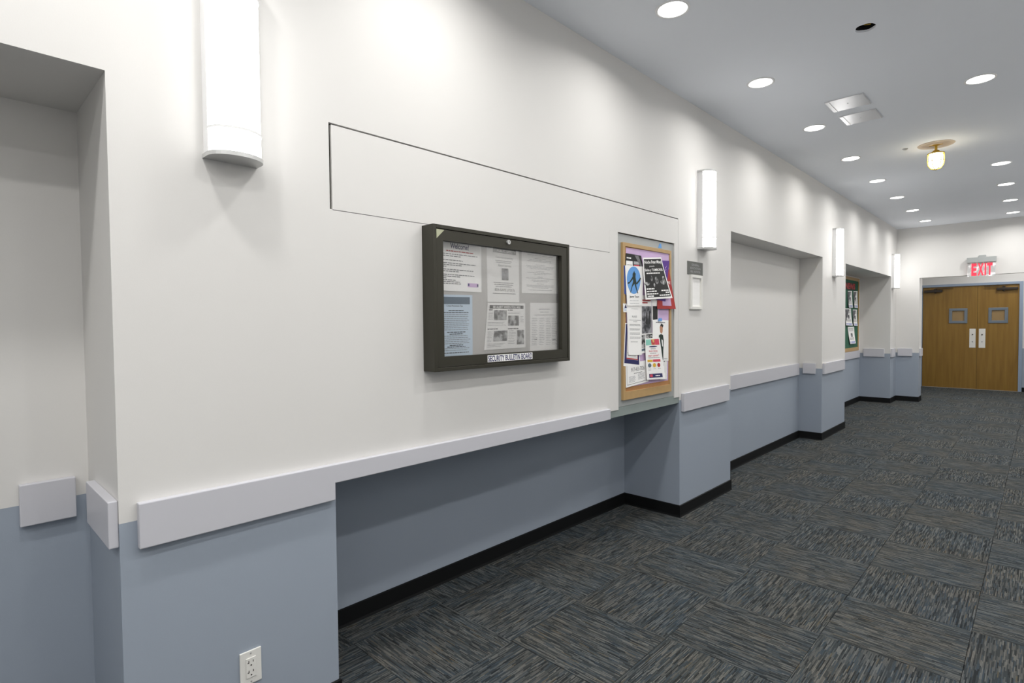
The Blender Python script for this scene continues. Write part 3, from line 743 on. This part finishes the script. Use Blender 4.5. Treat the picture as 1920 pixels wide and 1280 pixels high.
# ------------------------------------------------------------------ community cork board in its steel surround
MY0, MY1, MZ0, MZ1 = 2.962, 3.692, 0.902, 1.994
S = tag(empty('cork_board', (-0.01, (MY0 + MY1) / 2, MZ0)), 'narrow cork board in an oak frame and grey steel surround, crowded with flyers', 'cork board')
oy, oz = (MY0 + MY1) / 2, MZ0
def rel2(bm):
    bmesh.ops.translate(bm, vec=(0.01, -oy, -oz), verts=bm.verts[:]); return bm
mesh_obj('steel_surround', rel2(B((-0.028, -0.008, MY0 + .003, MY1 - .003, MZ0 + .001, MZ1 - .001), bev=0.001)), M['steel'], S)
wy0, wy1, wz0, wz1 = 3.006, 3.630, 0.944, 1.940
g = 0.024
for b in ((wy0, wy0 + g, wz0, wz1), (wy1 - g, wy1, wz0, wz1), (wy0 + g, wy1 - g, wz1 - g, wz1), (wy0 + g, wy1 - g, wz0, wz0 + 0.052)):
    mesh_obj('frame_strip', rel2(B((-0.008, 0.010) + b, bev=0.001)), M['oak'], S)
mesh_obj('cork_sheet', rel2(B((-0.008, 0.003, wy0 + g, wy1 - g, wz0 + .052, wz1 - g))), M['cork'], S)
FG = 'flyers on the cork board'
Q = {
'lav': [(3.048, 1.9107), (3.607, 1.9164), (3.592, 1.0253), (3.0480, 1.0241)],
'header': [(3.0347, 1.8732), (3.219, 1.8716), (3.248, 1.7797), (3.0303, 1.7691)],
'ellipse': [(3.0202, 1.7944), (3.2454, 1.8023), (3.2192, 1.5449), (3.0381, 1.5417)],
'textf': [(3.0397, 1.5644), (3.221, 1.5637), (3.2133, 1.2224), (3.052, 1.2299)],
'bluestrip': [(3.0119, 1.7941), (3.0881, 1.7939), (3.083, 1.5858), (3.0155, 1.6189)],
'sail': [(2.999, 1.5556), (3.053, 1.5547), (3.0449, 1.4997), (3.0025, 1.5014)],
'purple': [(3.4424, 1.858), (3.5919, 1.8671), (3.5296, 1.5796), (3.4056, 1.5889)],
'red': [(3.4477, 1.8018), (3.5926, 1.8067), (3.6803, 1.5294), (3.4152, 1.5281)],
'black': [(3.2187, 1.8577), (3.4589, 1.8801), (3.5946, 1.6052), (3.2302, 1.5842)],
'photo': [(3.222, 1.6153), (3.3505, 1.6144), (3.3502, 1.3613), (3.2228, 1.3558)],
'narrow': [(3.3531, 1.5999), (3.4398, 1.5976), (3.4359, 1.4509), (3.3571, 1.4464)],
'dress': [(3.3589, 1.4535), (3.5806, 1.4489), (3.5802, 1.1648), (3.3632, 1.1753)],
'big': [(3.2172, 1.3575), (3.3642, 1.3637), (3.367, 1.2448), (3.2167, 1.23)],
'navy': [(3.0258, 1.4336), (3.1918, 1.4174), (3.2034, 1.1381), (3.0023, 1.1623)],
'phone': [(3.0287, 1.1756), (3.2856, 1.1841), (3.3107, 1.0398), (3.0325, 1.022)],
'front': [(3.2532, 1.3301), (3.4455, 1.3314), (3.5165, 1.0431), (3.2643, 1.0557)],
'tear': [(3.4706, 1.1922), (3.5653, 1.1899), (3.5594, 1.0365), (3.4703, 1.0379)],
}
bm = bmesh.new(); prism(bm, Q['lav'], 'x', 0.003, 0.0036); mesh_obj('backing_paper', rel2(bm), M['lavender'], S)
p = Sheet('flyer', 0.0115, Q['header'], M['ink'], 'black topped flyer with small magenta box in the cork board upper corner', 'flyer', FG)
p.rect('white_box', [(0.02, 0.40, 0.45, 1.0)], 'paper').lines([(0.05, 0.33, 0.27)], 'paper', h=0.08).lines([(0.08, 0.36, 0.70), (0.1, 0.3, 0.85)], 'lightink', h=0.04)
p.rect('magenta_box', [(0.47, 0.78, 0.68, 1.0)], 'pinkred').rect('pale_box', [(0.47, 0.78, 0.45, 0.64)], 'lightink').poly('grey_wedge', [(0.55, 0.05), (0.8, 0.05), (1.0, 0.9), (0.92, 0.95)], 'greyink')  # slanted grey wedge is part of the printed black gradient
p = Sheet('flyer', 0.0115, Q['bluestrip'], mat('blue flyer paper', srgb(70, 96, 170), 0.7, noise=0.05), 'blue flyer edge showing behind the flyer with the blue oval', 'flyer', FG)
p = Sheet('flyer', 0.0125, Q['sail'], M['paper'], 'tiny white card with a blue sail mark at the cork board edge', 'card', FG)
p.poly('sail_mark', [(0.5, 0.05), (0.85, 0.5), (0.3, 0.5)], 'navy').lines([(0.2, 0.8, 0.6), (0.2, 0.8, 0.75)], 'skyblue', h=0.06)
p = Sheet('flyer', 0.0115, Q['navy'], M['paper'], 'flyer with navy border and thin red line low on the cork board', 'flyer', FG)
p.rect('navy_border', [(0.04, 0.16, 0.02, 0.93), (0.86, 0.94, 0.02, 0.93), (0.16, 0.86, 0.83, 0.93)], 'navy').rect('red_line', [(0.16, 0.86, 0.80, 0.825), (0.84, 0.86, 0.1, 0.8)], 'red').lines([(0.2, 0.7, 0.68), (0.25, 0.75, 0.74)], 'greyink')
p = Sheet('flyer', 0.0135, Q['textf'], M['paper'], 'narrow white typed flyer hanging below the flyer with the blue oval', 'flyer', FG, curl=0.004)
p.lines([(0.2, 0.8, 0.06), (0.3, 0.75, 0.12)], 'lightink', h=0.008).text('RULES', 0.34, 0.66, 0.25, 0.285, 'greyink').lines([(0.12, 0.94, 0.335), (0.4, 0.7, 0.365)] + para(.15, .92, .42, 2, .022) + para(.15, .92, .50, 2, .022) + para(.15, .92, .58, 2, .022) + para(.15, .92, .66, 2, .022) + [(0.2, 0.7, 0.75)], 'greyink', h=0.008)
p = Sheet('flyer', 0.0150, Q['ellipse'], M['paper'], 'white flyer with dark figure in a sky blue oval on the cork board', 'flyer', FG, curl=0.003)
p.ellipse('blue_oval', 0.45, 0.36, 0.39, 0.345, 'skyblue')
fig = [(0.42, 0.17), (0.47, 0.12), (0.50, 0.17), (0.55, 0.19), (0.54, 0.28), (0.60, 0.42), (0.76, 0.33), (0.80, 0.28), (0.86, 0.30), (0.83, 0.35), (0.62, 0.47), (0.57, 0.44), (0.62, 0.56), (0.71, 0.68), (0.67, 0.69), (0.56, 0.56), (0.48, 0.45), (0.36, 0.52), (0.26, 0.67), (0.22, 0.67), (0.33, 0.49), (0.40, 0.40), (0.40, 0.33), (0.20, 0.44), (0.10, 0.46), (0.10, 0.42), (0.20, 0.40), (0.38, 0.27), (0.38, 0.20)]
p.poly('figure', fig, 'green_print', off=0.0010).text('Jaager Tours', 0.18, 0.76, 0.745, 0.81, 'ink', bold=0.02).lines([(0.18, 0.75, 0.87), (0.18, 0.78, 0.94)], 'lightink', h=0.012)
p = Sheet('flyer', 0.0115, Q['photo'], M['paper'], 'flyer with grey photo of walking figures and red heading on the cork board', 'flyer', FG)
p.rect('photo', [(0.02, 0.98, 0.28, 0.98)], 'photo_dark').lines([(0.06, 0.9, 0.13), (0.06, 0.6, 0.19)], 'red', h=0.04).poly('figure', [(0.45, 0.45), (0.52, 0.42), (0.56, 0.48), (0.60, 0.75), (0.42, 0.75), (0.36, 0.70), (0.44, 0.60)], 'ink', off=0.001).poly('figure', [(0.70, 0.42), (0.76, 0.38), (0.82, 0.44), (0.84, 0.75), (0.70, 0.75)], 'ink', off=0.001)
p = Sheet('flyer', 0.0120, Q['red'], mat('red flyer paper', srgb(172, 44, 40), 0.6, noise=0.06), 'red flyer sticking out past the edge of the cork board', 'flyer', FG, curl=0.006)
p.text('RE', 0.72, 0.92, 0.30, 0.37, 'paper').rect('pale_square', [(0.28, 0.78, 0.66, 0.92)], 'lavender')
p = Sheet('flyer', 0.0145, Q['purple'], M['purple'], 'purple flyer behind the black and white dance flyer', 'flyer', FG, curl=0.003)
p.poly('pale_mark', [(0.66, 0.18), (0.80, 0.12), (0.70, 0.21)], 'lavender').poly('pale_mark', [(0.66, 0.23), (0.82, 0.22), (0.68, 0.25)], 'lavender').poly('pale_mark', [(0.64, 0.27), (0.78, 0.31), (0.66, 0.29)], 'lavender')
p = Sheet('flyer', 0.0120, Q['narrow'], M['paper'], 'narrow white flyer with black block beside the grey photo flyer', 'flyer', FG)
p.rect('black_block', [(0.12, 0.92, 0.35, 0.96)], 'ink')
p = Sheet('flyer', 0.0115, Q['big'], M['paper'], 'small flyer with grey portrait and black title strip mid cork board', 'flyer', FG)
p.rect('portrait', [(0.03, 0.36, 0.05, 0.72)], 'photo').rect('title_strip', [(0.42, 0.98, 0.04, 0.28)], 'ink').text('BIG ON', 0.46, 0.95, 0.09, 0.23, 'paper', off=0.001).rect('grey_strip', [(0.03, 0.34, 0.76, 0.88)], 'slate')
p = Sheet('flyer', 0.0130, Q['dress'], M['paper'], 'white flyer with a tall figure in a dark green dress on the cork board', 'flyer', FG, sway=0.004)
p.lines([(0.2, 0.78, 0.06)], 'greyink', h=0.02).poly('dress', [(0.36, 0.37), (0.50, 0.34), (0.62, 0.37), (0.66, 0.50), (0.64, 0.75), (0.66, 0.98), (0.56, 0.98), (0.50, 0.70), (0.34, 0.48)], 'green_print')
p.poly('portrait', [(0.42, 0.17), (0.50, 0.12), (0.62, 0.17), (0.60, 0.28), (0.54, 0.34), (0.44, 0.30)], 'skin_print').poly('hair', [(0.44, 0.15), (0.52, 0.08), (0.66, 0.12), (0.62, 0.18), (0.52, 0.15)], 'ink', off=0.001).lines([(0.70, 0.94, 0.95)], 'lightink', h=0.02)
p = Sheet('flyer', 0.0110, Q['phone'], M['paper'], 'white flyer with large phone number at the bottom of the cork board', 'flyer', FG)
p.text('917-453-7026', 0.24, 0.86, 0.22, 0.40, 'greyink').lines([(0.36, 0.74, 0.48)], 'ink', h=0.02).lines(para(.14, .46, .60, 5, .055) + para(.54, .9, .55, 5, .055), 'lightink', h=0.025).rect('rule_line', [(0.05, 0.95, 0.90, 0.915), (0.05, 0.057, 0.1, 0.9)], 'ink')
p = Sheet('flyer', 0.0115, Q['tear'], M['paper'], 'strip of tear-off slips low at the far side of the cork board', 'flyer', FG)
for k in range(5): p.rect('slip_line', [(0.08 + .19 * k, 0.10 + .19 * k, 0.05, 0.98)], 'greyink')
p.poly('dark_mark', [(0.5, 0.04), (0.65, 0.04), (0.6, 0.22), (0.5, 0.18)], 'ink')
p = Sheet('flyer', 0.0190, Q['front'], M['paper'], 'white flyer with colourful banner and navy foot in front, low on the cork board', 'flyer', FG, curl=0.008, sway=0.003)
p.rect('banner', [(0.04, 0.38, 0.03, 0.17)], 'teal').rect('banner', [(0.38, 0.62, 0.03, 0.17)], 'photo_col').rect('banner', [(0.62, 0.92, 0.03, 0.17)], 'pinkred')
p.ellipse('dark_pill', 0.48, 0.205, 0.26, 0.018, 'navy').lines([(0.32, 0.62, 0.26), (0.26, 0.62, 0.365), (0.14, 0.82, 0.475)], 'greyink', h=0.012)
p.text('best thing', 0.20, 0.72, 0.285, 0.345, 'pinkred').text('our career!', 0.14, 0.78, 0.385, 0.445, 'pinkred')
p.rect('yellow_bar', [(0.08, 0.36, 0.52, 0.575)], 'yellow').rect('rose_bar', [(0.38, 0.84, 0.515, 0.575)], 'pinkred')
for s_, m_ in ((0.18, 'slate'), (0.44, 'yellow'), (0.70, 'red')): p.ellipse('round_mark', s_, 0.655, 0.09, 0.05, m_, off=0.001)
p.lines([(0.1, 0.27, 0.74), (0.1, 0.25, 0.77), (0.38, 0.52, 0.74), (0.62, 0.8, 0.74)], 'lightink', h=0.012).rect('navy_foot', [(0.12, 0.84, 0.86, 0.955)], 'navy').rect('pink_spot', [(0.16, 0.30, 0.875, 0.94)], 'pinkred', off=0.001).lines([(0.45, 0.7, 0.91)], 'paper', off=0.001, h=0.02)
p = Sheet('flyer', 0.0235, Q['black'], M['paper'], 'black and white dance flyer hanging crooked at the top of the cork board', 'flyer', FG, curl=0.014, sway=0.005)
p.rect('black_field', [(0.045, 0.955, 0.035, 0.955)], 'ink')
p.text('Noche Peter Mbaqi', 0.06, 0.94, 0.07, 0.17, 'paper', off=0.0011, shear=0.2, bold=0.02).text('presents', 0.28, 0.52, 0.195, 0.235, 'paper', off=0.0011)
p.text('Salsa y TAMBORES', 0.06, 0.90, 0.265, 0.345, 'paper', off=0.0011, bold=0.02).lines([(0.12, 0.72, 0.375)], 'paper', off=0.0011, h=0.028)
for s_, t_, a_, b_ in ((0.10, 0.62, 0.10, 0.045), (0.30, 0.50, 0.035, 0.07), (0.50, 0.55, 0.07, 0.09), (0.38, 0.66, 0.03, 0.05), (0.78, 0.60, 0.12, 0.06), (0.84, 0.51, 0.06, 0.06)): p.ellipse('white_print', s_, t_, a_, b_, 'photo', off=0.0011)
p.lines([(0.07, 0.36, 0.75), (0.07, 0.45, 0.81), (0.07, 0.48, 0.87), (0.08, 0.32, 0.925), (0.62, 0.93, 0.80), (0.78, 0.93, 0.85), (0.52, 0.93, 0.915)], 'paper', off=0.0011, h=0.030)
def pin(name, x, q, m, label):
    bm = bmesh.new(); prism(bm, [(a, b) for a, b in q], 'x', x, x + 0.002); tag(mesh_obj(name, bm, M[m]), label, 'tape', 'tape pieces by the cork board')
pin('tape_piece', -0.0078, [(3.4929, 1.9795), (3.5114, 1.9813), (3.5216, 1.9501), (3.4744, 1.948)], 'skyblue', 'blue tape scrap on the steel surround above the cork board')
pin('tape_piece', 0.0190, [(3.43, 1.4631), (3.4735, 1.4632), (3.4767, 1.4452), (3.4278, 1.4442)], 'skyblue', 'blue tape scrap holding the green dress flyer')

# ------------------------------------------------------------------ small sign and holder on the pillar
S = tag(empty('wall_sign', (0, 4.017, 1.793)), 'small dark grey lettered plate on the pillar under the wall sconce', 'sign')
def bev(bm): return bm
mesh_obj('plate', B((0, 0.004, -0.127, 0.127, 0.0, 0.0985), bev=0.001), M['signgrey'], S)
for row, (s_, w0) in enumerate((('GENERAL', 0.13), ('EDUCATION', 0.17), ('REL. NOTICES', 0.16))):
    vs, fs, asp = text(s_)
    bm = bmesh.new(); bv = [bm.verts.new((0.0046, -w0 / 2 + w0 * a, 0.066 - row * 0.025 + 0.015 * b)) for a, b in vs]
    for f in fs: bm.faces.new([bv[i] for i in f])
    mesh_obj('lettering', bm, M['lightink'], S)
S = tag(empty('notice_holder', (0, 4.018, 1.531)), 'narrow white framed notice holder hung under the dark sign', 'notice holder')
hw, hh, hf = 0.0965, 0.260, 0.022
for b in ((-hw, -hw + hf, 0, hh), (hw - hf, hw, 0, hh), (-hw + hf, hw - hf, 0, hf), (-hw + hf, hw - hf, hh - hf, hh)):
    mesh_obj('frame_strip', B((0, 0.018) + b, bev=0.002), M['plastic'], S)
mesh_obj('insert', B((0, 0.004, -hw + hf, hw - hf, hf, hh - hf)), M['paper'], S)
mesh_obj('catch', B((0.006, 0.014, hw, hw + 0.004, 0.116, 0.128)), M['closer'], S)

# ------------------------------------------------------------------ wall outlet
S = tag(empty('wall_outlet', (0, 0.710, 0.284)), 'white double power outlet low on the blue wall', 'outlet')
pl = mesh_obj('cover_plate', B((0, 0.006, -0.035, 0.035, -0.057, 0.057), bev=0.002), M['plastic'], S)
ins = mesh_obj('socket_insert', B((0.006, 0.0085, -0.0165, 0.0165, -0.0335, 0.0335), bev=0.0008), M['plastic'], S)
for zc in (0.0165, -0.0165):
    mesh_obj('slot', B((0.0085, 0.0089, -0.0088, -0.0064, zc + .000, zc + .009), (0.0085, 0.0089, -0.0118, -0.0088, zc + .000, zc + .0026)), M['closer'], ins)
    mesh_obj('slot', B((0.0085, 0.0089, 0.0055, 0.0078, zc + .001, zc + .008)), M['closer'], ins)
    bm = bmesh.new(); prism(bm, [(0.0026 * math.cos(a * math.pi / 6), zc - .008 + 0.0026 * math.sin(a * math.pi / 6)) for a in range(12)], 'x', 0.0085, 0.0089); mesh_obj('ground_hole', bm, M['closer'], ins)
for zc in (0.048, -0.048):
    bm = bmesh.new(); prism(bm, [(0.003 * math.cos(a * math.pi / 6), zc + 0.003 * math.sin(a * math.pi / 6)) for a in range(12)], 'x', 0.006, 0.0068); mesh_obj('screw', bm, M['alu'], pl)

# ------------------------------------------------------------------ green flyer board in the far recess
XG = -0.462
S = tag(empty('green_board', (XG, 10.45, 0.92)), 'green flyer board in an oak frame inside the far recess', 'flyer board')
gy0_, gy1_, gz0_, gz1_ = 9.55, 11.33, 0.919, 2.176
def rel3(bm):
    bmesh.ops.translate(bm, vec=(-XG, -10.45, -0.92), verts=bm.verts[:]); return bm
for b in ((gy0_, gy0_ + .05, gz0_, gz1_), (gy1_ - .05, gy1_, gz0_, gz1_), (gy0_ + .05, gy1_ - .05, gz0_, gz0_ + .06), (gy0_ + .05, gy1_ - .05, gz1_ - .05, gz1_)):
    mesh_obj('frame_strip', rel3(B((XG, XG + 0.022) + b, bev=0.002)), M['oak'], S)
mesh_obj('board_cloth', rel3(B((XG, XG + 0.010, gy0_ + .05, gy1_ - .05, gz0_ + .06, gz1_ - .05))), M['green_board'], S)
GG = 'flyers on the green board'
x0 = XG + 0.013
p = Sheet('banner', x0, [(10.20, 2.075), (11.07, 2.082), (11.06, 1.968), (10.20, 1.955)], M['green_print'], 'dark strip of red letters across the top of the green board', 'banner', GG)
p.text('NEWS', 0.25, 0.99, 0.05, 0.95, 'red', bold=0.05)
FL = [([(10.5716, 1.9392), (10.8468, 1.9494), (10.832, 1.6623), (10.567, 1.6582)], 'upper flyer nearer the pillar on the green board'),
      ([(10.9499, 1.9507), (11.2291, 1.9586), (11.1834, 1.6638), (10.9453, 1.664)], 'upper flyer at the far side of the green board'),
      ([(10.402, 1.6436), (10.7817, 1.6488), (10.8282, 1.356), (10.4022, 1.3655)], 'middle flyer nearer the pillar on the green board'),
      ([(10.9103, 1.6314), (11.2007, 1.6352), (11.1743, 1.3493), (10.9104, 1.3554)], 'middle flyer at the far side of the green board'),
      ([(10.5833, 1.3392), (11.01, 1.339), (11.0528, 1.0487), (10.678, 1.0502)], 'lowest single flyer on the green board')]
for k, (q, lab) in enumerate(FL):
    p = Sheet('flyer', x0 + .001, q, M['paper'], lab, 'flyer', GG, curl=0.02)
    p.rect('blue_foot', [(0.04, 0.9, 0.86, 0.98)], 'flyer_blue').lines(para(.1, .9, .1, 4, .05) + para(.1, .9, .65, 3, .05), 'greyink', h=0.02)
    if k != 4: p.poly('dark_photo', [(0.02, 0.05), (0.7, 0.05), (0.35, 0.45), (0.02, 0.8)], 'photo_dark')
    p.rect('photo', [(0.35, 0.65, 0.38, 0.6)], 'photo_dark')
